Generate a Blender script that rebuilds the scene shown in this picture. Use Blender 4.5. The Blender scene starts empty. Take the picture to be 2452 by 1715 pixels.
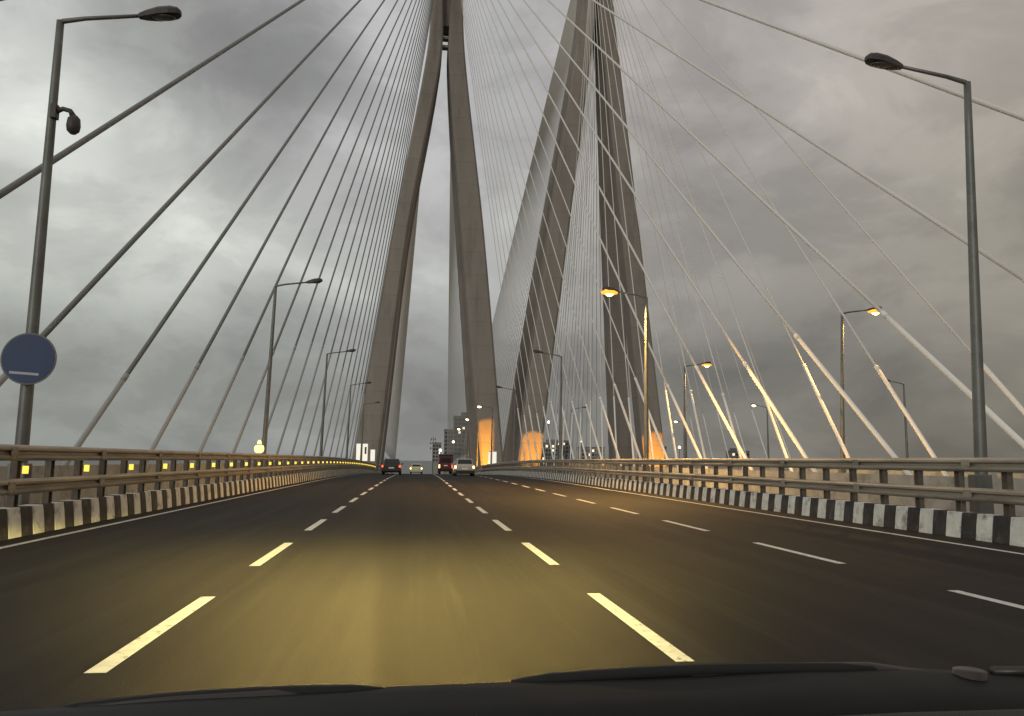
import bpy, bmesh, math, random
from mathutils import Vector, Matrix
R = math.radians
random.seed(11)
sc = bpy.context.scene
COL = sc.collection

# ------------------------------------------------------------------ camera
cam = bpy.data.cameras.new('camera')
cam.sensor_width = 36.0
cam.lens = 36.0 * 1900 / 2452
cam.clip_start = 0.05
cam.clip_end = 30000
camo = bpy.data.objects.new('camera', cam)
COL.objects.link(camo)
yaw, pit, rol = R(7.0934), R(7.385), R(0.7)
fw = Vector((math.sin(yaw) * math.cos(pit), math.cos(yaw) * math.cos(pit), math.sin(pit)))
rt = Vector((math.cos(yaw), -math.sin(yaw), 0))
up = rt.cross(fw)
r2 = rt * math.cos(rol) + up * math.sin(rol)
u2 = -rt * math.sin(rol) + up * math.cos(rol)
camo.matrix_world = Matrix(((r2.x, u2.x, -fw.x, 0), (r2.y, u2.y, -fw.y, 0), (r2.z, u2.z, -fw.z, 1.25), (0, 0, 0, 1)))
sc.camera = camo

# ------------------------------------------------------------------ view
sc.view_settings.view_transform = 'Standard'
sc.view_settings.look = 'None'
sc.view_settings.gamma = 1
sc.view_settings.use_curve_mapping = False
sc.view_settings.exposure = 0.0
sc.render.engine = 'CYCLES'
sc.cycles.max_bounces = 5
sc.cycles.sample_clamp_indirect = 4
sc.cycles.sample_clamp_direct = 60


def nn(t, kind, **kw):
    n = t.nodes.new(kind)
    for k, v in kw.items():
        setattr(n, k, v)
    return n


def math_n(t, op, a, b=None, clamp=False):
    n = t.nodes.new('ShaderNodeMath')
    n.operation = op
    n.use_clamp = clamp
    for i, v in enumerate((a, b)):
        if v is None:
            continue
        if isinstance(v, (int, float)):
            n.inputs[i].default_value = v
        else:
            t.links.new(v, n.inputs[i])
    return n.outputs[0]


def ramp(t, fac, stops, interp='EASE'):
    n = t.nodes.new('ShaderNodeValToRGB')
    n.color_ramp.interpolation = interp
    el = n.color_ramp.elements
    while len(el) < len(stops):
        el.new(0.5)
    for e, (p, c) in zip(el, stops):
        e.position = p
        e.color = c if len(c) == 4 else (*c, 1)
    t.links.new(fac, n.inputs[0])
    return n.outputs[0]


def mixc(t, mode, fac, a, b):
    n = t.nodes.new('ShaderNodeMix')
    n.data_type = 'RGBA'
    n.blend_type = mode
    for s, v in ((n.inputs[0], fac), (n.inputs[6], a), (n.inputs[7], b)):
        if isinstance(v, (int, float)):
            s.default_value = v
        elif isinstance(v, tuple):
            s.default_value = v if len(v) == 4 else (*v, 1)
        else:
            t.links.new(v, s)
    return n.outputs[2]


# ------------------------------------------------------------------ sky
SUN_EL, SUN_AZ = 12.0, -150.0     # degrees; azimuth from +Y towards +X
w = bpy.data.worlds.new('World')
sc.world = w
w.use_nodes = True
t = w.node_tree
t.nodes.clear()
tc = nn(t, 'ShaderNodeTexCoord')
sep = nn(t, 'ShaderNodeSeparateXYZ')
t.links.new(tc.outputs['Generated'], sep.inputs[0])
zz = math_n(t, 'MAXIMUM', sep.outputs[2], 0.0)
den = math_n(t, 'ADD', zz, 0.22)
comb = nn(t, 'ShaderNodeCombineXYZ')
t.links.new(math_n(t, 'DIVIDE', sep.outputs[0], den), comb.inputs[0])
t.links.new(math_n(t, 'DIVIDE', sep.outputs[1], den), comb.inputs[1])
comb.inputs[2].default_value = 3.7


def cloud_noise(scale, detail, rough, dist, off):
    m = nn(t, 'ShaderNodeMapping')
    m.inputs['Location'].default_value = off
    t.links.new(comb.outputs[0], m.inputs[0])
    n = nn(t, 'ShaderNodeTexNoise')
    n.inputs['Scale'].default_value = scale
    n.inputs['Detail'].default_value = detail
    n.inputs['Roughness'].default_value = rough
    n.inputs['Distortion'].default_value = dist
    t.links.new(m.outputs[0], n.inputs['Vector'])
    return n.outputs['Fac']


big = cloud_noise(0.85, 5, 0.5, 0.4, (2.3, 0.9, 0))
med = cloud_noise(2.4, 6, 0.55, 0.3, (5.1, 1.7, 0))
lmp = nn(t, 'ShaderNodeMapping')
lmp.inputs['Scale'].default_value = (1.0, 1.0, 1.7)
lmp.inputs['Location'].default_value = (0.35, 0.2, 0.9)
t.links.new(tc.outputs['Generated'], lmp.inputs[0])
lum = nn(t, 'ShaderNodeTexNoise')
lum.inputs['Scale'].default_value = 5.2
lum.inputs['Detail'].default_value = 9
lum.inputs['Roughness'].default_value = 0.58
lum.inputs['Distortion'].default_value = 0.35
t.links.new(lmp.outputs[0], lum.inputs['Vector'])
cl = math_n(t, 'ADD', math_n(t, 'ADD', math_n(t, 'MULTIPLY', big, 0.22), math_n(t, 'MULTIPLY', med, 0.10)), math_n(t, 'MULTIPLY', lum.outputs['Fac'], 0.68))
# tone of the cloud deck by elevation: a dark bank low down, brighter higher up
base = ramp(t, zz, [(0.0, (0.20, 0.21, 0.21)), (0.10, (0.22, 0.225, 0.222)), (0.22, (0.37, 0.38, 0.37)),
                    (0.45, (0.43, 0.435, 0.44)), (0.8, (0.42, 0.425, 0.435))])
tone = ramp(t, cl, [(0.36, (0.74, 0.735, 0.74)), (0.45, (0.88, 0.875, 0.875)), (0.54, (1.05, 1.05, 1.045)), (0.64, (1.26, 1.27, 1.25))])
# western half cooler and brighter, eastern half warmer and dimmer
side = math_n(t, 'MULTIPLY_ADD', sep.outputs[0], 0.9, clamp=True)
side.node.inputs[2].default_value = 0.36
tint = ramp(t, side, [(0.0, (1.18, 1.19, 1.13)), (0.40, (0.99, 0.97, 0.965)), (0.62, (0.83, 0.76, 0.71)), (1.0, (0.77, 0.685, 0.58))])
skyc = mixc(t, 'MULTIPLY', 1.0, mixc(t, 'MULTIPLY', 1.0, base, tone), tint)
# the larger cloud masses over the bay: direction, angular radius, lighter (+) or darker (-)
CLOUDS = [
    ((-0.2305, 0.8719, 0.432), 0.17, -0.42),
    ((-0.1729, 0.861, 0.4783), 0.1, -0.1),
    ((-0.4119, 0.8315, 0.3728), 0.13, 0.16),
    ((-0.3378, 0.9027, 0.2665), 0.17, 0.14),
    ((-0.1672, 0.9429, 0.288), 0.13, 0.1),
    ((-0.1964, 0.9643, 0.1777), 0.1, -0.16),
    ((-0.3794, 0.9136, 0.1464), 0.09, -0.08),
    ((-0.4295, 0.8595, 0.277), 0.055, -0.28),
    ((0.1545, 0.8517, 0.5007), 0.13, 0.05),
    ((0.3595, 0.8291, 0.4282), 0.1, -0.1),
    ((0.4973, 0.7503, 0.4356), 0.15, 0.1),
    ((0.4039, 0.879, 0.2535), 0.17, -0.13),
    ((0.4983, 0.8548, 0.1451), 0.12, -0.1),
    ((0.6191, 0.7511, 0.2292), 0.1, -0.1),
    ((0.0209, 0.9302, 0.3666), 0.1, 0.06)]
warp = nn(t, 'ShaderNodeTexNoise')
warp.inputs['Scale'].default_value = 4.5
warp.inputs['Detail'].default_value = 6
t.links.new(tc.outputs['Generated'], warp.inputs['Vector'])
wv = nn(t, 'ShaderNodeVectorMath', operation='MULTIPLY_ADD')
t.links.new(warp.outputs['Color'], wv.inputs[0])
wv.inputs[1].default_value = (0.22, 0.22, 0.22)
wv.inputs[2].default_value = (-0.11, -0.11, -0.11)
wd_ = nn(t, 'ShaderNodeVectorMath', operation='ADD')
t.links.new(tc.outputs['Generated'], wd_.inputs[0])
t.links.new(wv.outputs[0], wd_.inputs[1])
acc = None
for d_, r_, a_ in CLOUDS:
    ds = nn(t, 'ShaderNodeVectorMath', operation='DISTANCE')
    t.links.new(wd_.outputs[0], ds.inputs[0])
    ds.inputs[1].default_value = d_
    mr = nn(t, 'ShaderNodeMapRange', interpolation_type='SMOOTHSTEP')
    mr.inputs[1].default_value = r_ * 1.25
    mr.inputs[2].default_value = r_ * 0.25
    mr.inputs[3].default_value = 0.0
    mr.inputs[4].default_value = a_
    t.links.new(ds.outputs['Value'], mr.inputs[0])
    acc = mr.outputs[0] if acc is None else math_n(t, 'ADD', acc, mr.outputs[0])
mass = math_n(t, 'ADD', acc, 1.0)
mcol = nn(t, 'ShaderNodeCombineColor')
for i in range(3):
    t.links.new(mass, mcol.inputs[i])
skyc = mixc(t, 'MULTIPLY', 1.0, skyc, mcol.outputs[0])
nis = nn(t, 'ShaderNodeTexSky', sky_type='NISHITA', sun_disc=False)
nis.sun_elevation = R(SUN_EL)
nis.sun_rotation = R(SUN_AZ)
bg1 = nn(t, 'ShaderNodeBackground')
bg1.inputs[1].default_value = 0.05
t.links.new(nis.outputs[0], bg1.inputs[0])
bg2 = nn(t, 'ShaderNodeBackground')
bg2.inputs[1].default_value = 1.25
t.links.new(skyc, bg2.inputs[0])
mx = nn(t, 'ShaderNodeMixShader')
mx.inputs[0].default_value = 0.93
t.links.new(bg1.outputs[0], mx.inputs[1])
t.links.new(bg2.outputs[0], mx.inputs[2])
wo = nn(t, 'ShaderNodeOutputWorld')
t.links.new(mx.outputs[0], wo.inputs[0])

sun = bpy.data.lights.new('sun', 'SUN')
sun.energy = 0.6
sun.angle = R(18)
sun.color = (1.0, 0.95, 0.88)
suno = bpy.data.objects.new('sun', sun)
COL.objects.link(suno)
sd = Vector((math.sin(R(SUN_AZ)) * math.cos(R(SUN_EL)), math.cos(R(SUN_AZ)) * math.cos(R(SUN_EL)), math.sin(R(SUN_EL))))
suno.rotation_euler = (-sd).to_track_quat('-Z', 'Y').to_euler()


# ------------------------------------------------------------------ materials
def mat(name, col, rough=0.6, metal=0.0, spec=0.4, vary=0.0, vscale=3.0, vstretch=(1, 1, 1), bump=0.0, bscale=60.0,
        emit=None, estr=0.0, coat=0.0, dirt=None, dscale=1.0, dlo=0.5, dhi=0.7):
    m = bpy.data.materials.new(name)
    m.use_nodes = True
    tt = m.node_tree
    b = tt.nodes['Principled BSDF']
    b.inputs['Base Color'].default_value = (*col, 1)
    b.inputs['Roughness'].default_value = rough
    b.inputs['Metallic'].default_value = metal
    b.inputs['Specular IOR Level'].default_value = spec
    b.inputs['Coat Weight'].default_value = coat
    geo = nn(tt, 'ShaderNodeNewGeometry')
    cur = None
    if vary or dirt:
        mp = nn(tt, 'ShaderNodeMapping')
        mp.inputs['Scale'].default_value = vstretch
        tt.links.new(geo.outputs['Position'], mp.inputs[0])
        nz = nn(tt, 'ShaderNodeTexNoise')
        nz.inputs['Scale'].default_value = vscale
        nz.inputs['Detail'].default_value = 7
        nz.inputs['Roughness'].default_value = 0.6
        tt.links.new(mp.outputs[0], nz.inputs['Vector'])
        lo = tuple(c * (1 - vary) for c in col)
        hi = tuple(min(1, c * (1 + vary)) for c in col)
        cur = ramp(tt, nz.outputs['Fac'], [(0.3, lo), (0.7, hi)], 'LINEAR')
        if dirt:
            n2 = nn(tt, 'ShaderNodeTexNoise')
            n2.inputs['Scale'].default_value = dscale
            n2.inputs['Detail'].default_value = 8
            n2.inputs['Roughness'].default_value = 0.65
            tt.links.new(mp.outputs[0], n2.inputs['Vector'])
            f = ramp(tt, n2.outputs['Fac'], [(dlo, (0, 0, 0)), (dhi, (1, 1, 1))], 'LINEAR')
            cur = mixc(tt, 'MIX', f, cur, dirt)
        tt.links.new(cur, b.inputs['Base Color'])
    if bump:
        nb = nn(tt, 'ShaderNodeTexNoise')
        nb.inputs['Scale'].default_value = bscale
        nb.inputs['Detail'].default_value = 4
        tt.links.new(geo.outputs['Position'], nb.inputs['Vector'])
        bp = nn(tt, 'ShaderNodeBump')
        bp.inputs['Strength'].default_value = bump
        bp.inputs['Distance'].default_value = 0.02
        tt.links.new(nb.outputs['Fac'], bp.inputs['Height'])
        tt.links.new(bp.outputs[0], b.inputs['Normal'])
    if emit:
        b.inputs['Emission Color'].default_value = (*emit, 1)
        b.inputs['Emission Strength'].default_value = estr
    return m


M = {}
M['asphalt'] = mat('asphalt', (0.026, 0.022, 0.018), 0.7, spec=0.10, vary=0.34, vscale=0.9, vstretch=(1, 0.035, 1), bump=0.6, bscale=110,
                   dirt=(0.040, 0.035, 0.029), dscale=2.6, dlo=0.5, dhi=0.72)
M['paint'] = mat('road_paint', (0.62, 0.61, 0.56), 0.6, vary=0.12, vscale=6, bump=0.2, bscale=80, dirt=(0.16, 0.145, 0.125), dscale=14, dlo=0.56, dhi=0.66)
M['concrete'] = mat('concrete', (0.28, 0.25, 0.215), 0.85, spec=0.2, vary=0.12, vscale=0.35, vstretch=(1, 1, 0.18), bump=0.25, bscale=3,
                    dirt=(0.21, 0.19, 0.165), dscale=0.6, dlo=0.52, dhi=0.72)
M['deckc'] = mat('deck_concrete', (0.33, 0.32, 0.29), 0.85, spec=0.2, vary=0.2, vscale=1.2, bump=0.2, bscale=12, dirt=(0.18, 0.17, 0.15), dscale=1.6)
M['kwhite'] = mat('kerb_white', (0.66, 0.64, 0.57), 0.7, vary=0.2, vscale=4, bump=0.3, bscale=25, dirt=(0.2, 0.18, 0.15), dscale=3.5, dlo=0.52, dhi=0.7)
M['kblack'] = mat('kerb_black', (0.035, 0.032, 0.03), 0.7, vary=0.35, vscale=4, bump=0.3, bscale=25, dirt=(0.12, 0.11, 0.095), dscale=3, dlo=0.55, dhi=0.75)
M['rail'] = mat('galvanised_rail', (0.36, 0.315, 0.25), 0.5, metal=0.35, vary=0.2, vscale=2, vstretch=(1, 0.25, 3), bump=0.1, bscale=20,
                dirt=(0.20, 0.17, 0.13), dscale=2.2, dlo=0.5, dhi=0.7)
M['rpost'] = mat('rail_post', (0.13, 0.11, 0.085), 0.7, metal=0.2, vary=0.3, vscale=6)
M['pole'] = mat('lamp_pole', (0.17, 0.17, 0.155), 0.5, metal=0.5, vary=0.2, vscale=2)
M['head'] = mat('lamp_housing', (0.055, 0.045, 0.045), 0.5, vary=0.2, vscale=4)
M['lensoff'] = mat('lamp_lens', (0.10, 0.09, 0.085), 0.2)
M['lenson'] = mat('lamp_lens_lit', (0.8, 0.6, 0.3), 0.3, emit=(1.0, 0.66, 0.20), estr=14)
M['halo'] = mat('lamp_halo_amber', (0.7, 0.3, 0.05), 0.4, emit=(1.0, 0.40, 0.03), estr=1.6)  # glowing amber ring that stands in for the halo around lit lamps
M['lensfar'] = mat('lamp_lens_lit_pale', (0.8, 0.7, 0.4), 0.3, emit=(1.0, 0.86, 0.42), estr=16)
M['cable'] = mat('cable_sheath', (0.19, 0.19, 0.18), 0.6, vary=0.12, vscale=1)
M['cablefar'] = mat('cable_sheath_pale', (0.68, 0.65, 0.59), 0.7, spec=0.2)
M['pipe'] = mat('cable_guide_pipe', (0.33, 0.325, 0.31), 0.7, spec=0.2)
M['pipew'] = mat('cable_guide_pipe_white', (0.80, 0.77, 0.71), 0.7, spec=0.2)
M['sea'] = mat('sea', (0.17, 0.175, 0.165), 0.55, spec=0.3, bump=0.3, bscale=0.15)
M['delin'] = mat('delineator', (0.9, 0.7, 0.1), 0.4, emit=(1.0, 0.68, 0.08), estr=1.2)  # reflectors, no lamps: emission stands in for headlights thrown back
M['marker'] = mat('marker_yellow', (0.9, 0.85, 0.4), 0.3, emit=(0.95, 0.95, 0.42), estr=1.0)
M['blue'] = mat('sign_blue', (0.012, 0.034, 0.105), 0.5, vary=0.1)
M['swhite'] = mat('sign_white', (0.40, 0.40, 0.43), 0.5, vary=0.05)
M['sback'] = mat('sign_rim', (0.12, 0.125, 0.12), 0.5)
M['glowwhite'] = mat('glow_white', (0.85, 0.83, 0.75), 0.5, emit=(1.0, 0.93, 0.76), estr=0.6)  # emissive white for the lit boards and the cabinet body
M['cabinet'] = mat('cabinet_paint', (0.75, 0.68, 0.52), 0.5, vary=0.06)
M['black'] = mat('black_plastic', (0.006, 0.006, 0.006), 0.6, spec=0.2, vary=0.3, vscale=20)
M['dash'] = mat('dashboard_plastic', (0.022, 0.024, 0.024), 0.65, spec=0.25, vary=0.15, vscale=40, bump=0.2, bscale=400)
M['wiper'] = mat('wiper_metal', (0.05, 0.04, 0.034), 0.35, metal=0.3)
M['rubber'] = mat('rubber', (0.012, 0.012, 0.012), 0.8)
M['glass'] = mat('car_glass', (0.012, 0.014, 0.016), 0.08, spec=0.6)
M['chrome'] = mat('wheel_rim', (0.4, 0.4, 0.4), 0.3, metal=0.8)
M['plate'] = mat('number_plate', (0.75, 0.74, 0.68), 0.4)
M['tail'] = mat('tail_light', (0.4, 0.04, 0.03), 0.3, emit=(1.0, 0.10, 0.04), estr=2.2)
M['tailw'] = mat('tail_light_amber', (0.6, 0.4, 0.1), 0.3, emit=(1.0, 0.66, 0.25), estr=5)
M['pdark'] = mat('car_paint_dark', (0.03, 0.026, 0.026), 0.25, coat=0.4)
M['ppale'] = mat('car_paint_pale', (0.62, 0.60, 0.38), 0.3, coat=0.3)
M['pmaroon'] = mat('truck_paint_maroon', (0.14, 0.022, 0.02), 0.35, coat=0.2)
M['psilver'] = mat('car_paint_silver', (0.42, 0.40, 0.37), 0.3, metal=0.4, coat=0.3)
M['mastm'] = mat('mast_steel', (0.10, 0.11, 0.11), 0.6)
for k, c in {'b1': (0.24, 0.23, 0.21), 'b2': (0.16, 0.155, 0.145), 'b3': (0.30, 0.28, 0.25)}.items():
    M[k] = mat('building_' + k, c, 0.85, vary=0.15, vscale=0.1)
M['bwin'] = mat('building_window', (0.03, 0.035, 0.04), 0.2)
M['bwinlit'] = mat('building_window_lit', (0.8, 0.7, 0.5), 0.4, emit=(1.0, 0.85, 0.6), estr=1.2)
M['pointlamp'] = mat('lamp_globe', (0.9, 0.9, 0.85), 0.3, emit=(1.0, 0.95, 0.82), estr=6)
M['foliage'] = mat('foliage', (0.045, 0.06, 0.03), 0.8, vary=0.3, vscale=0.5)
M['bark'] = mat('bark', (0.08, 0.06, 0.045), 0.9)


tt = M['concrete'].node_tree
bs = tt.nodes['Principled BSDF']
src = bs.inputs['Base Color'].links[0].from_socket
gp = nn(tt, 'ShaderNodeNewGeometry')
sz = nn(tt, 'ShaderNodeSeparateXYZ')
tt.links.new(gp.outputs['Position'], sz.inputs[0])
fr = math_n(tt, 'FRACT', math_n(tt, 'MULTIPLY', sz.outputs[2], 1 / 4.2))
ln_ = ramp(tt, fr, [(0.0, (0.87, 0.87, 0.87)), (0.03, (0.88, 0.88, 0.88)), (0.05, (1, 1, 1)), (1.0, (0.97, 0.97, 0.97))], 'LINEAR')
tt.links.new(mixc(tt, 'MULTIPLY', 1.0, src, ln_), bs.inputs['Base Color'])


# ------------------------------------------------------------------ helpers
def tag(o, label=None, cat=None, group=None, kind=None):
    for k, v in (('label', label), ('category', cat), ('group', group), ('kind', kind)):
        if v:
            o[k] = v
    return o


def empty(name, loc=(0, 0, 0), rz=0.0):
    o = bpy.data.objects.new(name, None)
    o.empty_display_size = 0.2
    o.location = loc
    o.rotation_euler = (0, 0, rz)
    COL.objects.link(o)
    return o


def link(name, me, parent=None, loc=None, rot=None):
    o = bpy.data.objects.new(name, me)
    COL.objects.link(o)
    if parent is not None:
        o.parent = parent
    if loc is not None:
        o.location = loc
    if rot is not None:
        o.rotation_euler = rot
    return o


class MB:
    def __init__(s):
        s.v = []
        s.f = []

    def add(s, vs, fs):
        n = len(s.v)
        s.v += [tuple(p) for p in vs]
        s.f += [tuple(i + n for i in f) for f in fs]
        return s

    def box(s, x0, x1, y0, y1, z0, z1):
        return s.add([(x0, y0, z0), (x1, y0, z0), (x1, y1, z0), (x0, y1, z0), (x0, y0, z1), (x1, y0, z1), (x1, y1, z1), (x0, y1, z1)],
                     [(3, 2, 1, 0), (4, 5, 6, 7), (0, 1, 5, 4), (1, 2, 6, 5), (2, 3, 7, 6), (3, 0, 4, 7)])

    def loft(s, rings, cap=True, closed=True):
        n = len(rings[0])
        b = len(s.v)
        for r_ in rings:
            s.v += [tuple(p) for p in r_]
        for i in range(len(rings) - 1):
            for j in range(n if closed else n - 1):
                k = (j + 1) % n
                s.f.append((b + i * n + j, b + i * n + k, b + (i + 1) * n + k, b + (i + 1) * n + j))
        if cap and closed:
            s.f.append(tuple(b + j for j in reversed(range(n))))
            s.f.append(tuple(b + (len(rings) - 1) * n + j for j in range(n)))
        return s

    def tube(s, pts, rad, n=8):
        pts = [Vector(p) for p in pts]
        if not isinstance(rad, (list, tuple)):
            rad = [rad] * len(pts)
        rings = []
        for i, p in enumerate(pts):
            d = (pts[min(i + 1, len(pts) - 1)] - pts[max(i - 1, 0)]).normalized()
            a = d.cross(Vector((0, 0, 1)))
            if a.length < 1e-3:
                a = Vector((1, 0, 0))
            a.normalize()
            b = d.cross(a)
            rings.append([p + (a * math.cos(2 * math.pi * k / n) + b * math.sin(2 * math.pi * k / n)) * rad[i] for k in range(n)])
        return s.loft(rings)

    def mesh(s, name, m, smooth=False, bevel=0.0):
        me = bpy.data.meshes.new(name)
        me.from_pydata(s.v, [], s.f)
        bm = bmesh.new()
        bm.from_mesh(me)
        bmesh.ops.recalc_face_normals(bm, faces=bm.faces)
        if bevel:
            es = [e for e in bm.edges if len(e.link_faces) == 2 and e.calc_face_angle() > 0.5]
            bmesh.ops.bevel(bm, geom=es, offset=bevel, segments=2, profile=0.6, affect='EDGES')
        for f in bm.faces:
            f.smooth = smooth
        bm.to_mesh(me)
        bm.free()
        me.materials.append(M[m])
        return me

    def build(s, name, m, parent=None, loc=None, rot=None, smooth=False, bevel=0.0):
        return link(name, s.mesh(name, m, smooth, bevel), parent, loc, rot)


def cx(y):                       # gentle right-hand drift of the bridge axis
    return 1.5 * y * y / (y * y + 110.0 ** 2) if y > 0 else 0.0


def zr(y):                       # the crest of the deck
    if y < 45:
        return 0.0
    if y < 139:
        return -0.00016 * (y - 45) ** 2
    return -0.00016 * 94 ** 2 - 0.030 * (y - 139)


def ystations(y0, y1):
    out = [y0]
    y = y0
    while y < y1:
        y += 2.0 if y < 60 else (4.0 if y < 160 else 20.0)
        out.append(min(y, y1))
    return out


def strip(name, prof, y0, y1, m, parent=None, closed=False, smooth=False):
    """profile of (x, z) points swept along the deck"""
    mb = MB()
    mb.loft([[(x + cx(y), y, z + zr(y)) for x, z in prof] for y in ystations(y0, y1)], cap=closed, closed=closed)
    return mb.build(name, m, parent, smooth=smooth)


ORD = ['first', 'second', 'third', 'fourth', 'fifth', 'sixth', 'seventh', 'eighth', 'ninth', 'tenth', 'eleventh', 'twelfth',
       'thirteenth', 'fourteenth', 'fifteenth', 'sixteenth', 'seventeenth', 'eighteenth', 'nineteenth', 'twentieth',
       'twenty-first', 'twenty-second', 'twenty-third', 'twenty-fourth', 'twenty-fifth']

# ------------------------------------------------------------------ setting
sea = MB().add([(-15000, -3000, -24), (15000, -3000, -24), (15000, 22000, -24), (-15000, 22000, -24)], [(0, 1, 2, 3)]).build('sea', 'sea')
tag(sea, kind='structure')

YA, YB = -8.0, 430.0
deck = strip('bridge_deck', [(-10.3, -0.02), (16.9, -0.02), (16.9, -1.0), (12.5, -2.6), (-6.0, -2.6), (-10.3, -1.0)], YA, YB, 'deckc', closed=True)
tag(deck, kind='structure')
deck2 = strip('bridge_deck', [(18.6, -0.02), (46.5, -0.02), (46.5, -1.0), (42.0, -2.6), (23.0, -2.6), (18.6, -1.0)], YA, YB, 'deckc', closed=True)
tag(deck2, kind='structure')
road = strip('road', [(-5.95, 0.0), (-3, 0.0), (0, 0.0), (3, 0.0), (6, 0.0), (9.6, 0.0)], YA, YB, 'asphalt')
tag(road, kind='structure')
road2 = strip('road', [(23.2, 0.0), (30, 0.0), (36, 0), (42.2, 0.0)], YA, YB, 'asphalt')
tag(road2, kind='structure')


def ribbon(name, x, wd, y0, y1, parent):
    n = max(1, int((y1 - y0) / 3))
    mb = MB()
    ys = [y0 + (y1 - y0) * i / n for i in range(n + 1)]
    mb.loft([[(x - wd / 2 + cx(y), y, zr(y) + 0.004), (x + wd / 2 + cx(y), y, zr(y) + 0.004)] for y in ys], cap=False, closed=False)
    return mb.build(name, 'paint', parent)


ribbon('edge_line', -5.47, 0.11, YA, 300, road)
ribbon('edge_line', 8.80, 0.12, YA, 300, road)
for x in (-1.785, 1.755, 5.47):
    for i in range(-2, 30):
        ya = 5.05 + 4.70 * i
        ribbon('lane_dash', x, 0.125, ya, ya + 2.6, road)

# ------------------------------------------------------------------ barriers
kerb_n = 150


def kerb_mesh(m, L, flip):
    s = 1 if flip else -1
    mb = MB()
    prof = [(0, 0.0), (s * 0.035, 0.30), (s * 0.06, 0.45), (s * 0.32, 0.45), (s * 0.34, 0.0)]
    mb.loft([[(x, y, z) for x, z in prof] for y in (-L / 2, L / 2)])
    return mb.mesh('kerb_block', m, bevel=0.012)


def rail_prof(x, z0, z1, s):
    """W-beam section facing the road; s = +1 when the road lies towards -x"""
    h = z1 - z0
    pts = []
    for k, d in ((0.0, 0.050), (0.06, 0.015), (0.18, 0.0), (0.32, 0.0), (0.44, 0.055), (0.56, 0.055), (0.68, 0.0), (0.82, 0.0), (0.94, 0.015), (1.0, 0.050)):
        pts.append((x + s * d, z0 + h * k))
    for k, d in reversed(((0.0, 0.056), (0.06, 0.021), (0.18, 0.006), (0.32, 0.006), (0.44, 0.061), (0.56, 0.061), (0.68, 0.006), (0.82, 0.006), (0.94, 0.021), (1.0, 0.056))):
        pts.append((x + s * d, z0 + h * k + (0.004 if k == 1.0 else 0)))
    return pts


def barrier(name, X, s, label, refl, yoff):
    root = empty(name, (X, 0, 0))
    inv = Matrix.Translation((-X, 0, 0))
    L = 0.3875
    meshes = [kerb_mesh('kwhite', L - 0.012, s > 0), kerb_mesh('kblack', L - 0.012, s > 0)]
    for i in range(kerb_n):
        y = -4.0 + L * i + yoff
        link('kerb_block', meshes[i % 2], root, (cx(y) + random.uniform(-0.006, 0.006), y, zr(y) - 0.004))
    mbw, mbk = MB(), MB()
    y = -4.0 + L * kerb_n + yoff
    i = 0
    while y < 300:
        mb = (mbw, mbk)[i % 2]
        prof = [(0, 0.0), (s * 0.035, 0.30), (s * 0.06, 0.45), (s * 0.32, 0.45), (s * 0.34, 0.0)]
        mb.loft([[(a + cx(yy), yy, b + zr(yy)) for a, b in prof] for yy in (y - L / 2 + 0.006, y + L / 2 - 0.006)])
        y += L
        i += 1
    tag(mbw.build('kerb_run', 'kwhite', root), kind='stuff')
    tag(mbk.build('kerb_run', 'kblack', root), kind='stuff')
    for z0, z1 in ((1.16, 1.40), (0.64, 0.88)):
        o = strip('guard_rail', rail_prof(s * 0.02, z0, z1, s), -6, 300, 'rail', closed=True)
        o.parent = root
    spm = MB().box(-0.003, 0.003, -0.11, 0.11, -0.088, 0.088)
    for dy_ in (-0.07, 0.07):
        for dz_ in (-0.06, 0.06):
            spm.box(-s * 0.012 if s > 0 else 0.004, -0.004 if s > 0 else 0.012, dy_ - 0.014, dy_ + 0.014, dz_ - 0.014, dz_ + 0.014)
    spmesh = spm.mesh('splice_plate', 'rail')
    for k in range(16):
        yy = 2.4 + 3.51 * k
        for zc_ in (1.28, 0.76):
            link('splice_plate', spmesh, root, (s * 0.0165 + cx(yy), yy, zc_ + zr(yy)))
    pm = MB()
    pm.box(-0.05, 0.05, -0.07, -0.058, 0, 0.9).box(-0.05, 0.05, 0.058, 0.07, 0, 0.9).box(-0.006, 0.006, -0.058, 0.058, 0, 0.9)
    pmesh = pm.mesh('post', 'rpost')
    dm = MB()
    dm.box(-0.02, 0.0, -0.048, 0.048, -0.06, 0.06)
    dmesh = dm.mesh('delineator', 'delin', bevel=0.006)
    bm_ = MB().box(-0.028, 0.002, -0.07, 0.07, -0.085, 0.085).mesh('delineator_case', 'sback')
    i = 0
    y = 1.6
    while y < 120:
        p = link('post', pmesh, root, (s * 0.16 + cx(y), y, 0.446 + zr(y)))
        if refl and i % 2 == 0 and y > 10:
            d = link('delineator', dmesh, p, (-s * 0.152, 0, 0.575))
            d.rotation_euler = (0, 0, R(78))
        y += 1.17
        i += 1
    tag(root, label, 'barrier')
    return root


barrier('crash_barrier', -5.95, -1, 'left crash barrier, two steel rails over striped kerb with yellow reflectors', True, 0.1)
barrier('crash_barrier', 9.6, 1, 'right crash barrier, two steel rails above a bold black and white striped kerb', False, 0.3)

# pale concrete parapets at the deck edges, seen through the rails
for x0, x1, lab in ((-9.05, -8.75, 'low pale concrete parapet behind the left crash barrier'),
                    (13.2, 13.5, 'low pale concrete parapet behind the right crash barrier'),
                    (22.4, 22.75, 'low concrete parapet on the near side of the other carriageway'),
                    (42.6, 42.95, 'low concrete parapet on the far side of the other carriageway')):
    o = strip('edge_parapet', [(x0, -0.02), (x1, -0.02), (x1 - 0.05, 1.0), (x0 + 0.05, 1.0)], YA, 300, 'deckc', closed=True)
    tag(o, lab, 'parapet')


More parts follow.
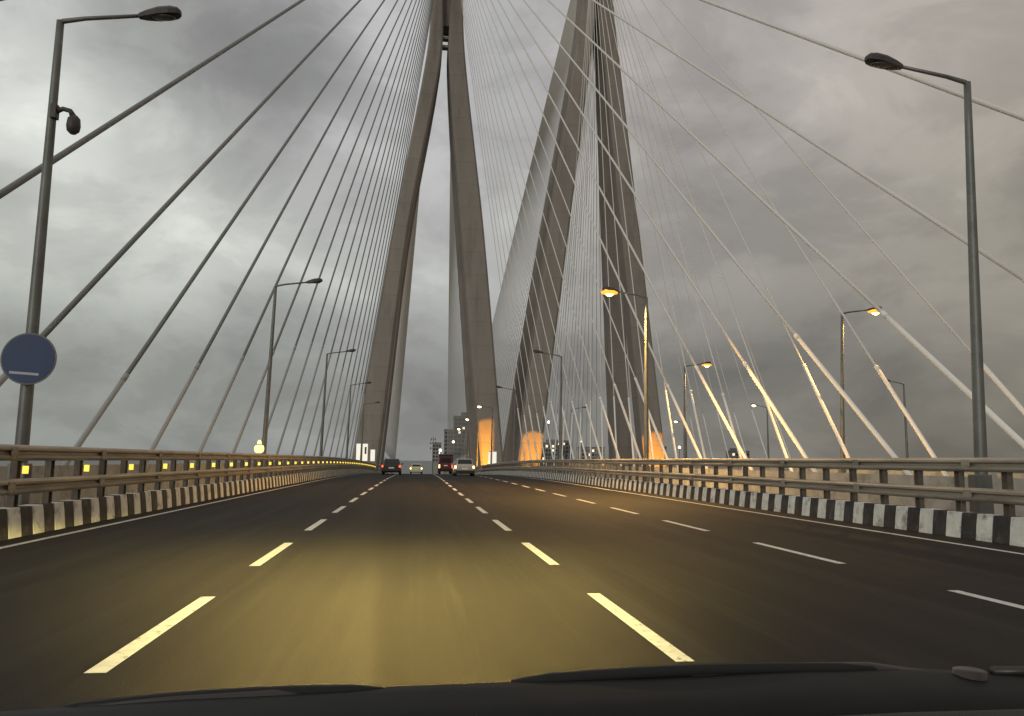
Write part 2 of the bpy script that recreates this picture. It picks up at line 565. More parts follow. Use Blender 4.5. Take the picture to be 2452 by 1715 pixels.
# ------------------------------------------------------------------ pylons
def leg(parent, sts, name='leg'):
    mb = MB()
    rings = []
    fine = []
    for i in range(len(sts) - 1):
        p0, p1, p2, p3 = sts[max(i - 1, 0)], sts[i], sts[i + 1], sts[min(i + 2, len(sts) - 1)]
        for k in range(6):
            u = k / 6
            z = p1[0] + (p2[0] - p1[0]) * u
            row = [z]
            for j in range(1, 5):
                m1 = (p2[j] - p0[j]) / (p2[0] - p0[0]) * (p2[0] - p1[0])
                m2 = (p3[j] - p1[j]) / (p3[0] - p1[0]) * (p2[0] - p1[0])
                row.append((2 * u ** 3 - 3 * u * u + 1) * p1[j] + (u ** 3 - 2 * u * u + u) * m1 + (3 * u * u - 2 * u ** 3) * p2[j] + (u ** 3 - u * u) * m2)
            fine.append(row)
    fine.append(sts[-1])
    for z, x0, x1, y0, y1 in fine:
        c = min(0.35, (x1 - x0) * 0.12)
        rings.append([(x0 + c, y0, z), (x1 - c, y0, z), (x1, y0 + c, z), (x1, y1 - c, z), (x1 - c, y1, z), (x0 + c, y1, z), (x0, y1 - c, z), (x0, y0 + c, z)])
    mb.loft(rings)
    return mb.build(name, 'concrete', parent)


def pylon(label, L, Rr, web, bars):
    root = empty('bridge_pylon', (0, 0, 0))
    yn = {-24: (131.5, 136.5), 1: (135, 139.5), 42: (137, 141), 75: (138.2, 141.6), 88: (138.6, 141.7), 113: (139.2, 141.8)}
    yf = {-24: (158, 163), 1: (156, 160.5), 42: (149.8, 153.8), 75: (143, 146.4), 88: (142.6, 145.6), 113: (142.0, 144.6)}
    for X in (L, Rr):
        for yy in (yn, yf):
            leg(root, [(z, a, b, yy[z][0], yy[z][1]) for z, a, b in X])
    x0, x1, z0 = web
    MB().box(x0, x1, 140.2, 143.8, z0, 112.5).build('web_wall', 'concrete', root)
    for (a, b, z) in bars:
        MB().box(a, b, 139.2, 140.4, z, z + 0.5).build('cross_beam', 'concrete', root, bevel=0.04)
    tag(root, label, 'pylon', 'twin bridge pylons')
    return root


pylon('tall concrete A-shaped pylon whose legs straddle the road ahead of the camera',
      [(-24, -12.9, -8.2), (1, -9.86, -5.40), (42, -4.35, -1.60), (75, 0.72, 3.46), (88, 1.43, 3.45), (113, 1.9, 3.6)],
      [(-24, 14.2, 18.3), (1, 11.70, 15.65), (42, 7.75, 11.75), (75, 4.75, 7.85), (88, 5.02, 7.14), (113, 4.85, 6.5)],
      (3.3, 5.2, 82.0), [(3.35, 4.95, 77.2), (3.3, 5.0, 78.9)])
pylon('tall concrete A-shaped pylon to the right, standing over the other carriageway',
      [(-24, 15.3, 19.2), (1, 18.05, 21.95), (42, 23.5, 27.1), (75, 28.2, 31.3), (88, 29.94, 32.6), (113, 31.0, 32.9)],
      [(-24, 42.3, 46.4), (1, 40.30, 44.25), (42, 37.1, 40.5), (75, 34.2, 37.3), (88, 33.2, 36.1), (113, 33.3, 35.2)],
      (32.2, 33.6, 86.0), [])

# ------------------------------------------------------------------ stay cables


def cable(A, H, label, group, upper, zp, rad, rpipe, pm='pipew'):
    A, H = Vector(A), Vector(H)
    d = H - A
    tpipe = max(0.03, min(0.6, (zp - A.z) / d.z))
    B = A + d * tpipe
    root = empty('stay_cable', A)
    mb = MB()
    mb.tube([(B - A) * (k / 4) for k in range(5)], rpipe, 10)
    mb.build('guide_pipe', pm, root, smooth=True)
    MB().tube([(B - A) - d.normalized() * 0.1, (B - A) + d.normalized() * 0.22], rpipe * 1.15, 8).build('pipe_collar', pm, root, smooth=True)
    MB().tube([(B - A).lerp(H - A, k / 24) for k in range(25)], rad, 8).build('cable_strand', upper, root, smooth=True)
    MB().box(-0.3, 0.3, -0.4, 0.4, -1.4, 0.05).build('anchor_block', 'deckc', root)
    tag(root, label, 'cable', group)
    return root


def cables(ph, planes, who):
    hx, hz = ph
    for key, X, ys0, dy, n, fy in planes:
        sgn = -1 if X < hx else 1
        for i in range(n):
            y = ys0 + dy * i
            zt = hz - 8.0 * max(0, y) / 130.0
            zp = min(11.0, 2.2 + 0.2 * max(0, y - 16)) if key == 'L' else 5.0 + 0.03 * max(0, y) + random.uniform(-0.8, 0.8)
            if key == 'L' and y > 0:
                lab = 'grey stay cable, ' + ORD[i] + ' inward from the upper left corner of the sky'
            elif key == 'L':
                lab = 'stay cable passing over the left top of the view'
            elif key == 'R':
                lab = 'pale stay cable of the near pylon on its right side, ' + ORD[i] + ' nearest the viewer'
            elif key == 'L2':
                lab = 'pale stay cable of the right pylon, ' + ORD[i] + ' nearest on its left side'
            else:
                lab = 'pale stay cable on the outer right side of the right pylon, ' + ORD[i] + ' nearest'
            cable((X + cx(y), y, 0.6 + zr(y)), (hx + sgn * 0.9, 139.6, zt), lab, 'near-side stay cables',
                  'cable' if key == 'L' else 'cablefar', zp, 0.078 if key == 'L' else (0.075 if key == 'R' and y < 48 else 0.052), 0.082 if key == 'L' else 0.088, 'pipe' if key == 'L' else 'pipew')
        k = 0
        y = 166.0
        while y < fy:
            zt = hz - 8.0 + 8.0 * (y - 160) / 240
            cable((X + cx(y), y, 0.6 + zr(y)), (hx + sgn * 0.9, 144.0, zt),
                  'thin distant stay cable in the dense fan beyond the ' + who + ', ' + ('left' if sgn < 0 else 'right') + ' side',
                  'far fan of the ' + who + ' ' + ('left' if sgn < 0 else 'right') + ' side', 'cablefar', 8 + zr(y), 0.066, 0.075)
            y += 6.6
            k += 1


cables((4.25, 106.0), [('L', -9.7, 3.43, 6.62, 19, 400), ('R', 16.5, 5.5, 6.35, 19, 400)], 'near pylon')
cables((33.0, 107.0), [('L2', 20.3, 21.8, 6.4, 16, 400), ('R2', 45.6, 92.0, 6.5, 6, 330)], 'right pylon')


# ------------------------------------------------------------------ street lamps
def lamp(X, Y, s, H, state, label, arm=1.5, lean=0.0, dy=0.0):
    """s = +1: arm points to +x"""
    root = empty('street_lamp', (X, Y, zr(Y)))
    lx = lean * H
    MB().tube([(lx * k / 10, 0, H * k / 10) for k in range(11)], [0.125 - 0.0057 * k for k in range(11)], 14).build('lamp_post', 'pole', root, smooth=True)
    MB().box(-0.2, 0.2, -0.2, 0.2, 0.0, 0.05).box(-0.15, 0.15, -0.15, 0.15, 0.05, 1.1).build('post_base', 'pole', root, bevel=0.02)
    ax = lx + s * arm
    MB().tube([(lx - s * 0.03, 0, H - 0.08), (lx + s * 0.05, 0, H + 0.0), (lx + s * 0.45, 0, H + 0.09), (ax, dy, H + 0.24)],
              [0.055, 0.05, 0.042, 0.036], 8).build('lamp_arm', 'pole', root, smooth=True)
    hd = MB()
    rings = []
    for u, ww, zt, zb in ((-0.06, 0.05, 0.05, -0.04), (0.08, 0.10, 0.085, -0.055), (0.30, 0.15, 0.12, -0.06), (0.52, 0.155, 0.12, -0.06), (0.66, 0.12, 0.09, -0.055), (0.72, 0.06, 0.04, -0.04)):
        x = ax + s * u
        z = H + 0.24 + u * 0.17
        rings.append([(x, dy - ww, z + zb), (x, dy + ww, z + zb), (x, dy + ww, z + zt * 0.4), (x, dy + ww * 0.6, z + zt), (x, dy - ww * 0.6, z + zt), (x, dy - ww, z + zt * 0.4)])
    hd.loft(rings)
    h = hd.build('lamp_head', 'head', root, smooth=False)
    ln = MB()
    rings = []
    zc = H + 0.24 + 0.36 * 0.17 - 0.055
    dep = {0: 0.05, 1: 0.27, 2: 0.19}[state]
    for a in range(5):
        ph = a / 4 * math.pi / 2
        rr = math.cos(ph) if a < 4 else 0.02
        rings.append([(ax + s * 0.38 + 0.26 * rr * math.cos(q * math.pi / 6), dy + 0.125 * rr * math.sin(q * math.pi / 6), zc - dep * math.sin(ph)) for q in range(12)])
    ln.loft(rings)
    if state == 1:  # ring added around the lens to imitate its orange halo
        MB().loft([[(ax + s * 0.38 + rr * math.cos(q * math.pi / 8), dy + rr * 0.62 * math.sin(q * math.pi / 8), zc - dz) for q in range(16)]
                   for rr, dz in ((0.30, 0.0), (0.42, 0.07), (0.40, 0.13), (0.27, 0.16))]).build('lamp_halo', 'halo', h, smooth=True)
    ln.build('lamp_lens', {0: 'lensoff', 1: 'lenson', 2: 'lensfar'}[state], h, smooth=True)
    if state == 1:
        li = bpy.data.lights.new('lamp_light', 'SPOT')
        li.energy = 9500 if (s < 0) else 3800
        li.color = (1.0, 0.56, 0.15)
        li.spot_size = R(165)
        li.spot_blend = 0.6
        li.shadow_soft_size = 0.15
        lo = bpy.data.objects.new('lamp_light', li)
        COL.objects.link(lo)
        lo.parent = root
        lo.location = (ax + s * 0.38, dy, zc - dep - 0.1)
    tag(root, label, 'street lamp', 'street lamps along the bridge')
    return root


for i, (Y, H) in enumerate(((15.45, 9.62), (39.2, 9.6), (63.4, 9.5), (88.5, 9.6), (113, 9.6))):
    lamp(-7.0, Y, 1, H, 0, ('tall grey street lamp at the left edge carrying a round blue sign',
                            'unlit street lamp beyond the left barrier, second along, yellow marker at its foot',
                            'unlit street lamp beyond the left barrier, third from the viewer',
                            'small unlit street lamp just left of the near pylon foot',
                            'farthest street lamp of the left row, against the near pylon leg')[i], lean=0.0 if i == 0 else 0.02)
for i, (Y, st) in enumerate(((14.3, 0), (36.5, 1), (58.5, 0), (85.5, 0), (110, 2), (134, 2), (158, 2))):
    lamp(10.95, Y, -1, 9.15, st, ('tall unlit street lamp at the right edge, arm pointing left',
                                  'lit street lamp glowing orange in front of the right pylon',
                                  'grey unlit street lamp between the two legs of the right pylon',
                                  'unlit street lamp with head showing between the two pylons',
                                  'tiny lit street lamp on the right leg of the near pylon, highest of three',
                                  'tiny lit street lamp on the right leg of the near pylon, middle of three',
                                  'tiny lit yellow street lamp just left of the near pylon right leg, lowest of three')[i],
         arm=1.45 if i else 1.5, lean=0.03 if i == 0 else 0.01)
for i, (Y, st) in enumerate(((38.6, 1), (62.35, 1), (108.8, 0))):
    lamp(21.9, Y, 1, 9.15, st, ('lit street lamp with arm pointing right, nearest on the other carriageway',
                                'lit street lamp with arm pointing right, just right of the right pylon',
                                'faint unlit street lamp beyond the legs of the right pylon, arm pointing right')[i], arm=1.5, lean=0.04 if i == 0 else 0.015)
for i, (Y, st) in enumerate(((65.3, 0), (92.8, 2), (122, 2))):
    lamp(43.2, Y, -1, 8.5, st, ('thin unlit street lamp far right with arm pointing left',
                                'small lit street lamp on the far side of the other carriageway, nearer of two',
                                'small lit street lamp across the other carriageway, close beside the right pylon')[i], arm=1.3)

# round blue sign and camera on the nearest left lamp
sg = empty('road_sign', (-6.93, 15.25, 2.98))


def disc(name, r, y0, y1, m, parent, loc=(0, 0, 0), n=40):
    MB().loft([[(r * math.cos(2 * math.pi * k / n), y, r * math.sin(2 * math.pi * k / n)) for k in range(n)] for y in (y0, y1)]).build(name, m, parent, loc)


disc('sign_rim', 0.475, -0.01, 0.015, 'sback', sg)
disc('sign_plate', 0.445, -0.018, -0.0105, 'blue', sg)
mb = MB()
n = 12
pts = [(-0.30 + 0.50 * k / n, -0.255 - 0.03 * (k / n)) for k in range(n + 1)]
mb.loft([[(x, -0.021, z - 0.022), (x, -0.0185, z - 0.022), (x, -0.0185, z + 0.022), (x, -0.021, z + 0.022)] for x, z in pts])
mb.build('sign_bar', 'swhite', sg)
MB().box(-0.14, 0.14, 0.015, 0.08, -0.05, 0.05).build('sign_bracket', 'pole', sg)
tag(sg, 'round dark blue road sign on the left lamp post, white bar near its bottom', 'road sign')

cc = empty('surveillance_camera', (-6.9, 15.4, 7.75))
MB().tube([(-0.02, 0, 0.0), (0.12, -0.02, 0.06), (0.26, -0.04, 0.02), (0.33, -0.05, -0.1)], [0.05, 0.045, 0.045, 0.06], 10).build('camera_arm', 'head', cc, smooth=True)
rings = []
for z, r in ((0.0, 0.06), (-0.06, 0.11), (-0.2, 0.125), (-0.3, 0.11), (-0.36, 0.05)):
    rings.append([(0.345 + r * math.cos(2 * math.pi * k / 14), -0.05 + r * math.sin(2 * math.pi * k / 14), -0.08 + z) for k in range(14)])
MB().loft(rings).build('camera_dome', 'head', cc, smooth=True)
MB().box(-0.09, 0.02, -0.08, 0.08, -0.14, 0.14).build('camera_bracket', 'head', cc, bevel=0.01)
tag(cc, 'dark hooded surveillance camera hanging from the left lamp post', 'camera')

# round yellow marker beside the second left lamp, brightness set as emission
bc = empty('yellow_marker', (-7.08, 38.6, zr(38.6)))
MB().tube([(0, 0, 0), (0, 0, 1.5)], 0.04, 8).build('marker_stem', 'pole', bc, smooth=True)
rings = []
for z, r in ((1.46, 0.10), (1.52, 0.2), (1.66, 0.235), (1.80, 0.2), (1.87, 0.12), (1.93, 0.10), (2.02, 0.09), (2.08, 0.03)):
    rings.append([(r * math.cos(2 * math.pi * k / 16), r * math.sin(2 * math.pi * k / 16), z) for k in range(16)])
MB().loft(rings).build('marker_globe', 'marker', bc, smooth=True)
MB().tube([(0, 0, 1.855), (0, 0, 1.885)], 0.17, 16).build('marker_ring', 'head', bc)
tag(bc, 'pale yellow round marker at the foot of the second left lamp', 'marker')

# lit boards at the pylon foot
for (x, z, wd, ht, lab) in ((-8.25, 0.95, 0.75, 2.7, 'leftmost tall white lit board at the foot of the near pylon'),
                            (-7.25, 0.95, 0.80, 2.7, 'middle tall white lit board at the foot of the near pylon'),
                            (-6.05, 0.95, 0.70, 1.8, 'rightmost and shortest white lit board at the foot of the near pylon')):
    y = 128.0
    r_ = empty('notice_board', (x, y, zr(y)))
    MB().box(-wd / 2, wd / 2, -0.03, 0.03, z + 1.1, z + 1.1 + ht).build('board_panel', 'glowwhite', r_)
    MB().box(-wd / 2 - .04, wd / 2 + .04, 0.032, 0.06, z + 1.06, z + 1.14 + ht).build('board_back', 'sback', r_)
    for q in (-1, 1):
        MB().tube([(q * wd * 0.3, 0.1, 0), (q * wd * 0.3, 0.1, z + 1.6)], 0.035, 6).build('board_post', 'pole', r_)
    if lab.startswith('middle'):
        MB().box(-0.08, 0.22, -0.04, -0.031, z + 2.2, z + 3.3).build('board_symbol', 'sback', r_)
    tag(r_, lab, 'sign board', 'lit boards at the pylon foot')

cb = empty('equipment_cabinet', (13.0, 128.5, zr(128.5)))
MB().box(-0.62, 0.62, -0.4, 0.4, 0.9, 3.75).build('cabinet_body', 'glowwhite', cb, bevel=0.03)  # emission here replaces floodlight falling on the painted cabinet
MB().box(-0.68, 0.68, -0.46, 0.46, 3.755, 3.86).build('cabinet_roof', 'cabinet', cb)
MB().box(-0.6, 0.6, -0.38, 0.38, 0.0, 0.895).build('cabinet_plinth', 'deckc', cb)
MB().box(-0.008, 0.008, -0.41, -0.402, 1.1, 3.6).build('door_gap', 'sback', cb)
tag(cb, 'cream glowing cabinet in front of the near pylon orange-lit leg', 'cabinet')


# floodlights that wash the pylon feet in orange
def flood(x, y, tx, ty, tz, e, lab, size=58):
    r_ = empty('floodlight', (x, y, zr(y) + 0.0))
    z = 0.55
    d = Vector((tx - x, ty - y, tz - z)).normalized()
    MB().tube([(0, 0, 0), (0, 0, z - 0.1)], 0.05, 8).build('floodlight_stand', 'pole', r_)
    q = d.to_track_quat('-Z', 'Y')
    MB().box(-0.25, 0.25, -0.18, 0.18, -0.02, 0.2).build('floodlight_body', 'head', r_, (0, 0, z), q.to_euler(), bevel=0.02)
    MB().box(-0.22, 0.22, -0.15, 0.15, -0.03, -0.021).build('floodlight_glass', 'lensfar', r_, (0, 0, z), q.to_euler())
    li = bpy.data.lights.new('floodlight_light', 'SPOT')
    li.energy = e
    li.color = (1.0, 0.38, 0.015)
    li.spot_size = R(size)
    li.spot_blend = 0.22
    li.shadow_soft_size = 0.1
    lo = bpy.data.objects.new('floodlight_light', li)
    COL.objects.link(lo)
    lo.parent = r_
    lo.location = Vector((0, 0, z)) + d * 0.12
    lo.rotation_euler = q.to_euler()
    tag(r_, lab, 'floodlight', 'floodlights at the pylon feet')


flood(12.0, 127.0, 12.7, 135.1, 4.2, 16000, 'floodlight at the right foot of the near pylon', 46)
flood(22.6, 127.0, 21.2, 135.2, 3.4, 13000, 'floodlight at the left foot of the right pylon', 42)
flood(41.2, 127.0, 42.0, 135.2, 3.6, 13000, 'floodlight at the right foot of the right pylon', 42)


# ------------------------------------------------------------------ vehicles
def car(name, label, X, Y, paint, W, Ht, Ln, lights, gy=0.0):
    root = empty(name, (X, Y, zr(Y)), rz=0)
    root.rotation_euler = (math.atan(-0.012), 0, 0)
    h = W / 2
    body = MB()
    rings = []
    for y, ww, z0, z1 in ((0, 0.86, 0.42, 0.82), (0.06, 0.95, 0.26, 0.92), (0.5, 1.0, 0.2, 0.96), (Ln * 0.35, 1.0, 0.2, 0.93), (Ln * 0.62, 1.0, 0.2, 0.92), (Ln * 0.8, 0.98, 0.2, 0.85), (Ln * 0.96, 0.88, 0.24, 0.70), (Ln, 0.74, 0.34, 0.6)):
        a = h * ww
        rings.append([(-a * 0.94, y, z0), (a * 0.94, y, z0), (a, y, z0 + 0.12), (a, y, z0 + (z1 - z0) * 0.65), (a * 0.93, y, z1), (-a * 0.93, y, z1), (-a, y, z0 + (z1 - z0) * 0.65), (-a, y, z0 + 0.12)])
    body.loft(rings)
    b = body.build('car_body', paint, root, smooth=False, bevel=0.02)
    cab = MB()
    rings = []
    for y, wb, wt, zt in ((0.12, 0.88, 0.80, 0.99), (0.42, 0.90, 0.74, Ht - 0.05), (Ln * 0.3, 0.92, 0.75, Ht), (Ln * 0.48, 0.92, 0.74, Ht - 0.03), (Ln * 0.68, 0.88, 0.8, 0.96)):
        a, c = h * wb, h * wt
        rings.append([(-a, y, 0.88), (a, y, 0.88), (c, y, zt), (-c, y, zt)])
    cab.loft(rings)
    cab.build('car_cabin', paint, root, bevel=0.03)
    # rear window laid on the slope of the cabin back
    gz0, gz1 = 1.03, Ht - 0.1
    f0 = (gz0 - 0.99) / (Ht - 0.05 - 0.99)
    f1 = (gz1 - 0.99) / (Ht - 0.05 - 0.99)
    ya, yb = 0.12 + 0.3 * f0 - 0.02, 0.12 + 0.3 * f1 - 0.02
    MB().add([(-h * 0.72, ya, gz0), (h * 0.72, ya, gz0), (h * 0.66, yb, gz1), (-h * 0.66, yb, gz1), (-h * 0.72, ya + .015, gz0), (h * 0.72, ya + .015, gz0), (h * 0.66, yb + .015, gz1), (-h * 0.66, yb + .015, gz1)],
             [(0, 1, 2, 3), (7, 6, 5, 4), (0, 4, 5, 1), (1, 5, 6, 2), (2, 6, 7, 3), (3, 7, 4, 0)]).build('rear_window', 'glass', root)
    for q in (-1, 1):
        MB().add([(q * h * 0.925, 0.6, 0.99), (q * h * 0.925, Ln * 0.6, 0.99), (q * h * 0.79, Ln * 0.5, Ht - 0.12), (q * h * 0.79, 0.7, Ht - 0.12)], [(0, 1, 2, 3)]).build('side_window', 'glass', root)
        MB().box(q * h * 0.90 - 0.11, q * h * 0.90 + 0.05, -0.012, 0.1, 0.66, 0.86).build('tail_light', lights, root, bevel=0.012)
        MB().box(q * (h + 0.1) - 0.08, q * (h + 0.1) + 0.08, Ln * 0.64, Ln * 0.64 + 0.08, 0.93, 1.06).build('wing_mirror', paint, root, bevel=0.02)
        for y in (0.62, Ln - 0.75):
            wh = MB()
            x0, x1 = q * (h - 0.2), q * (h + 0.005)
            wh.loft([[(x, y + rr * math.cos(2 * math.pi * k / 18), 0.31 + rr * math.sin(2 * math.pi * k / 18)) for k in range(18)] for x, rr in ((x0, 0.29), (x0 + q * 0.02, 0.31), (x1 - q * 0.02, 0.31), (x1, 0.28))])
            wo_ = wh.build('wheel', 'rubber', root, smooth=False)
            MB().loft([[(x, y + 0.19 * math.cos(2 * math.pi * k / 14), 0.31 + 0.19 * math.sin(2 * math.pi * k / 14)) for k in range(14)] for x in (x1 - q * 0.03, x1 + q * 0.006)]).build('rim', 'chrome', wo_)
    MB().box(-h * 0.93, h * 0.93, -0.05, 0.08, 0.30, 0.50).build('rear_bumper', paint if paint != 'psilver' else 'pdark', root, bevel=0.03)
    MB().box(-0.25, 0.25, -0.035, 0.0, 0.56, 0.68).build('number_plate', 'plate', root)
    tag(root, label, 'car', 'vehicles ahead on the bridge')
    return root


car('hatchback_car', 'dark car ahead in the left lane by the near pylon leg', -1.75, 73.0, 'pdark', 1.72, 1.45, 3.9, 'tail')
car('saloon_car', 'small pale yellow car far ahead in the middle of the road', 0.75, 112.0, 'ppale', 1.70, 1.42, 4.1, 'tailw')
car('saloon_car', 'silver car with glowing tail lights, nearest of the vehicles ahead', 4.55, 68.0, 'psilver', 1.72, 1.50, 4.1, 'tailw')

tr = empty('truck', (4.55, 106.0, zr(106)))
MB().box(-0.92, 0.92, 0, 3.4, 0.62, 2.35).build('cargo_box', 'pmaroon', tr, bevel=0.04)
MB().box(-0.88, 0.88, 3.45, 4.9, 0.5, 2.0).build('truck_cab', 'pmaroon', tr, bevel=0.08)
MB().box(-0.96, 0.96, -0.02, 3.42, 2.355, 2.62).build('load_cover', 'pdark', tr, bevel=0.06)
MB().box(-0.55, 0.55, 0, 4.6, 0.42, 0.615).build('chassis', 'rubber', tr)
MB().box(-0.8, 0.8, -0.06, 0.0, 0.34, 0.5).build('rear_bumper', 'pdark', tr)
MB().box(-0.26, 0.26, -0.03, -0.003, 1.05, 1.2).build('number_plate', 'plate', tr)
MB().box(-0.7, 0.7, -0.02, -0.003, 1.5, 2.1).build('rear_window', 'glass', tr)
for q in (-1, 1):
    MB().box(q * 0.84 - 0.07, q * 0.84 + 0.07, -0.03, -0.003, 0.8, 1.25).build('tail_light', 'tailw' if q < 0 else 'tail', tr)
    for y in (0.8, 3.9):
        wh = MB()
        wh.loft([[(x, y + 0.36 * math.cos(2 * math.pi * k / 18), 0.36 + 0.36 * math.sin(2 * math.pi * k / 18)) for k in range(18)] for x in (q * 0.62, q * 0.88)])
        wh.build('wheel', 'rubber', tr)
tag(tr, 'tall maroon truck ahead, just left of the silver car', 'truck', 'vehicles ahead on the bridge')

# ------------------------------------------------------------------ the car the view is taken from
oc = empty('car', (0, 0, 0))
mb = MB()
rings = []
for i in range(41):
    x = -0.62 + 1.55 * i / 40
    kx = [-0.7, -0.41, -0.23, 0.0, 0.29, 0.45, 0.60, 0.73, 1.0]
    kz = [0.978, 0.986, 0.995, 1.002, 1.006, 1.011, 1.010, 1.002, 0.990]
    j = max(q for q in range(8) if kx[q] <= x)
    zc = kz[j] + (kz[j + 1] - kz[j]) * (x - kx[j]) / (kx[j + 1] - kx[j])
    rings.append([(x, 0.97, zc - 0.12), (x, 0.95, zc - 0.012), (x, 0.93, zc - 0.002), (x, 0.90, zc), (x, 0.86, zc - 0.004), (x, 0.78, zc - 0.012), (x, 0.74, zc - 0.10)])
mb.loft(rings)
mb.build('windscreen_cowl', 'black', oc, smooth=True)
mb = MB()
rings = []
for i in range(31):
    x = -0.7 + 1.75 * i / 30
    z = 1.012 + 0.012 * max(-1, min(1, (x - 0.0) * 2.2))
    rings.append([(x, 0.735, z - 0.09), (x, 0.73, z - 0.004), (x, 0.71, z), (x, 0.62, z + 0.008), (x, 0.50, z - 0.004), (x, 0.44, z - 0.10)])
mb.loft(rings)
mb.build('dashboard', 'dash', oc, smooth=True)


def wiper(pts, blade):
    wa = MB().tube(pts, [0.009] * len(pts), 8).build('wiper_arm', 'wiper', oc, smooth=True)
    a, b = Vector(blade[0]), Vector(blade[1])
    n = 10
    pp = [a.lerp(b, k / n) + Vector((0, 0, 0.006 * math.sin(math.pi * k / n))) for k in range(n + 1)]
    MB().tube(pp, [0.004] + [0.008] * (n - 1) + [0.004], 6).build('wiper_blade', 'rubber', wa, smooth=True)


wiper([(0.64, 0.92, 0.996), (0.55, 0.93, 1.007), (0.47, 0.93, 1.008), (0.33, 0.93, 1.000)], ((0.56, 0.925, 1.008), (0.12, 0.935, 0.999)))
wiper([(-0.08, 0.92, 0.985), (-0.14, 0.925, 0.993), (-0.24, 0.93, 0.989), (-0.34, 0.93, 0.980)], ((-0.02, 0.925, 0.996), (-0.38, 0.935, 0.979)))
MB().tube([(0.66, 0.90, 0.96), (0.66, 0.90, 1.012)], [0.022, 0.018], 12).build('wiper_spindle', 'wiper', oc, smooth=True)
MB().tube([(0.70, 0.915, 1.006), (0.84, 0.915, 1.003)], 0.006, 8).build('washer_hose', 'wiper', oc, smooth=True)
mb = MB()
rings = []
for y, z, ww in ((0.975, 0.90, 0.74), (1.2, 0.84, 0.74), (1.5, 0.74, 0.72), (1.72, 0.64, 0.68), (1.80, 0.52, 0.66), (1.82, 0.35, 0.66)):
    rings.append([(-ww + 0.02, y, z - 0.04), (-ww * 0.5, y, z), (0, y, z + 0.008), (ww * 0.5, y, z), (ww - 0.02, y, z - 0.04)])
mb.loft(rings, closed=False, cap=False)
mb.build('bonnet', 'psilver', oc, smooth=True)
for q in (-1, 1):
    hl = MB().box(q * 0.52 - 0.13, q * 0.52 + 0.13, 1.80, 1.86, 0.46, 0.58).build('headlight', 'pointlamp', oc, bevel=0.02)
    li = bpy.data.lights.new('headlight_beam', 'SPOT')
    li.energy = 38.0
    li.color = (1.0, 0.80, 0.24)
    li.spot_size = R(150)
    li.spot_blend = 0.2
    li.shadow_soft_size = 0.06
    li.use_nodes = True
    tt = li.node_tree
    em = tt.nodes['Emission']
    geo = nn(tt, 'ShaderNodeNewGeometry')
    sp = nn(tt, 'ShaderNodeSeparateXYZ')
    tt.links.new(geo.outputs['Incoming'], sp.inputs[0])
    # beam pattern: low-beam cut-off just under the horizontal, spread sideways
    fy = math_n(tt, 'MAXIMUM', math_n(tt, 'ABSOLUTE', sp.outputs[1]), 0.02)
    dep = math_n(tt, 'DIVIDE', math_n(tt, 'MULTIPLY', sp.outputs[2], -1.0), fy)
    depc = math_n(tt, 'MAXIMUM', dep, 0.065)
    inten = math_n(tt, 'POWER', depc, -2.7)
    cut = nn(tt, 'ShaderNodeMapRange', interpolation_type='SMOOTHSTEP')
    cut.inputs[1].default_value = 0.026
    cut.inputs[2].default_value = 0.115
    tt.links.new(dep, cut.inputs[0])
    az = math_n(tt, 'DIVIDE', sp.outputs[0], fy)
    gau = math_n(tt, 'POWER', 2.718, math_n(tt, 'MULTIPLY', math_n(tt, 'MULTIPLY', az, az), -8.5))
    s_ = math_n(tt, 'MULTIPLY', math_n(tt, 'MULTIPLY', inten, cut.outputs[0]), gau)
    tt.links.new(math_n(tt, 'MULTIPLY', s_, 3.0), em.inputs['Strength'])
    lo = bpy.data.objects.new('headlight_beam', li)
    COL.objects.link(lo)
    lo.parent = oc
    lo.location = (q * 0.52, 1.93, 0.60)
    lo.rotation_euler = (R(84), 0, 0)
tag(oc, 'dark dashboard edge and wipers of the car the view is taken from', 'car')


# ------------------------------------------------------------------ far shore
def building(x, y, wd, dp, z1, m, lab, nx, nz, steps=(), lit=0.08):
    r_ = empty('apartment_building', (x, y, -24))
    ht = z1 + 24
    MB().box(-wd / 2, wd / 2, 0, dp, 0, ht).build('wall', m, r_)
    MB().box(-wd / 2 - .3, wd / 2 + .3, -0.3, dp + .3, ht, ht + 0.7).build('roof', 'b2', r_)
    if steps:
        sx, sw, sh = steps
        MB().box(sx - sw / 2, sx + sw / 2, 1, dp - 1, ht + 0.7, ht + 0.7 + sh).build('roof_house', m, r_)
    cw, ch = wd / nx, 3.4
    me = {k: MB().box(-cw * 0.3, cw * 0.3, -0.12, -0.02, -0.9, 0.9).mesh('window', k) for k in ('bwin', 'bwinlit')}
    for i in range(nx):
        for j in range(nz):
            zc = ht - 2.4 - ch * j
            if zc < 2:
                continue
            link('window', me['bwinlit' if random.random() < lit else 'bwin'], r_, (-wd / 2 + cw * (i + 0.5), 0, zc))
    tag(r_, lab, 'building', 'buildings on the far shore')


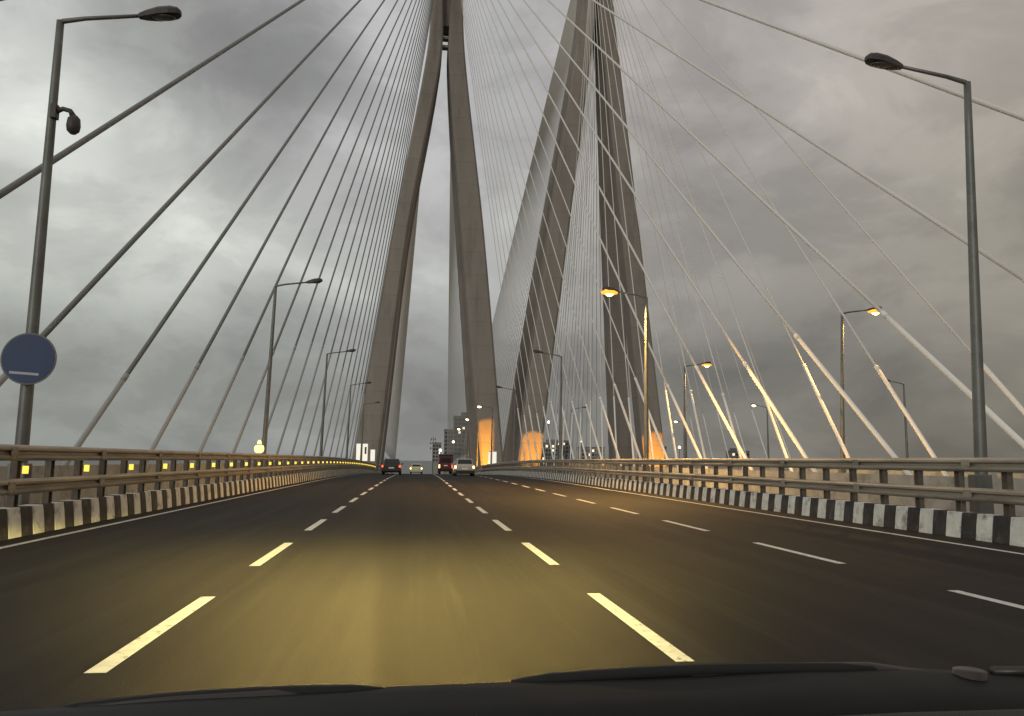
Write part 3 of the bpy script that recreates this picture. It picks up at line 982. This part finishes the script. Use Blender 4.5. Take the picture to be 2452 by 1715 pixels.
building(41, 640, 15, 14, 36, 'b2', 'tall dark distant building beside the near pylon right leg', 5, 9, (2, 7, 3))
building(33, 690, 10, 12, 27, 'b1', 'narrow distant building just left of the tall dark one', 4, 7)
building(24, 760, 8, 12, 17, 'b3', 'low distant building seen between the near pylon legs', 3, 5)
building(112, 650, 16, 14, 16, 'b1', 'grey distant building between the pylons, left of the group', 6, 5, (3, 6, 2.5), 0.15)
building(133, 690, 13, 14, 19, 'b2', 'dark distant building between the legs of the right pylon, tallest there', 5, 5)
building(152, 660, 20, 14, 13, 'b3', 'wide low distant building between the legs of the right pylon', 7, 4, (), 0.15)
building(97, 620, 9, 12, 10, 'b2', 'small distant building at the foot of the right pylon left leg', 4, 3, (), 0.2)
building(205, 640, 9, 10, 14, 'b2', 'small dark distant building right of the right pylon', 3, 4, (), 0.3)
building(265, 620, 15, 12, 11, 'b2', 'dark distant building far right above the crash barrier', 5, 3, (-2, 6, 2), 0.2)

# radio mast between the pylon legs
ms = empty('radio_mast', (16.5, 620, -24))
MB().tube([(0, 0, 0), (0, 0, 43)], [0.5, 0.2], 8).build('mast_pole', 'mastm', ms)
for z, a in ((41, 1.6), (38, 2.0), (34, 1.8)):
    MB().box(-a, a, -0.15, 0.15, z, z + 0.3).build('mast_arm', 'mastm', ms)
    for q in (-1, 1):
        MB().box(q * a - 0.35, q * a + 0.35, -0.3, 0.3, z - 0.9, z + 1.1).build('antenna', 'mastm', ms, bevel=0.05)
tag(ms, 'thin distant radio mast with antennas seen between the near pylon legs', 'mast')

# distant lit lamps on the shore
for k, (x, y, z, lab) in enumerate(((96.5, 560, 29, 'bright distant lamp on a pole left of the right pylon grey street lamp'),
                                    (120, 560, 16, 'bright white distant lamp above the low buildings'),
                                    (193, 560, 12.5, 'bright bluish distant lamp just right of the right pylon'),
                                    (29, 560, 14, 'tiny distant lamp left of the truck, upper one'),
                                    (20, 560, 8, 'tiny distant lamp left of the truck, lower one'))):
    r_ = empty('shore_lamp', (x, y, -24))
    MB().tube([(0, 0, 0), (0, 0, z + 23.6)], 0.2, 6).build('lamp_post', 'mastm', r_)
    rings = []
    for a in range(7):
        ph = -math.pi / 2 + math.pi * a / 6
        rr = max(0.05, 0.9 * math.cos(ph))
        rings.append([(rr * math.cos(2 * math.pi * q / 10), rr * math.sin(2 * math.pi * q / 10), z + 24 + 0.9 * math.sin(ph)) for q in range(10)])
    MB().loft(rings).build('lamp_globe', 'pointlamp', r_, smooth=True)
    tag(r_, lab, 'lamp', 'lamps on the far shore')
shore = MB()
pts = []
for i in range(60):
    x = -40 + 12 * i
    pts.append([(x, 560 + 10 * math.sin(i * 1.3), -24.5), (x, 600, -18 + 2 * math.sin(i * 0.7)), (x, 900, -16)])
shore.loft(pts, cap=False, closed=False)
tag(shore.build('shore', 'b2'), kind='structure')
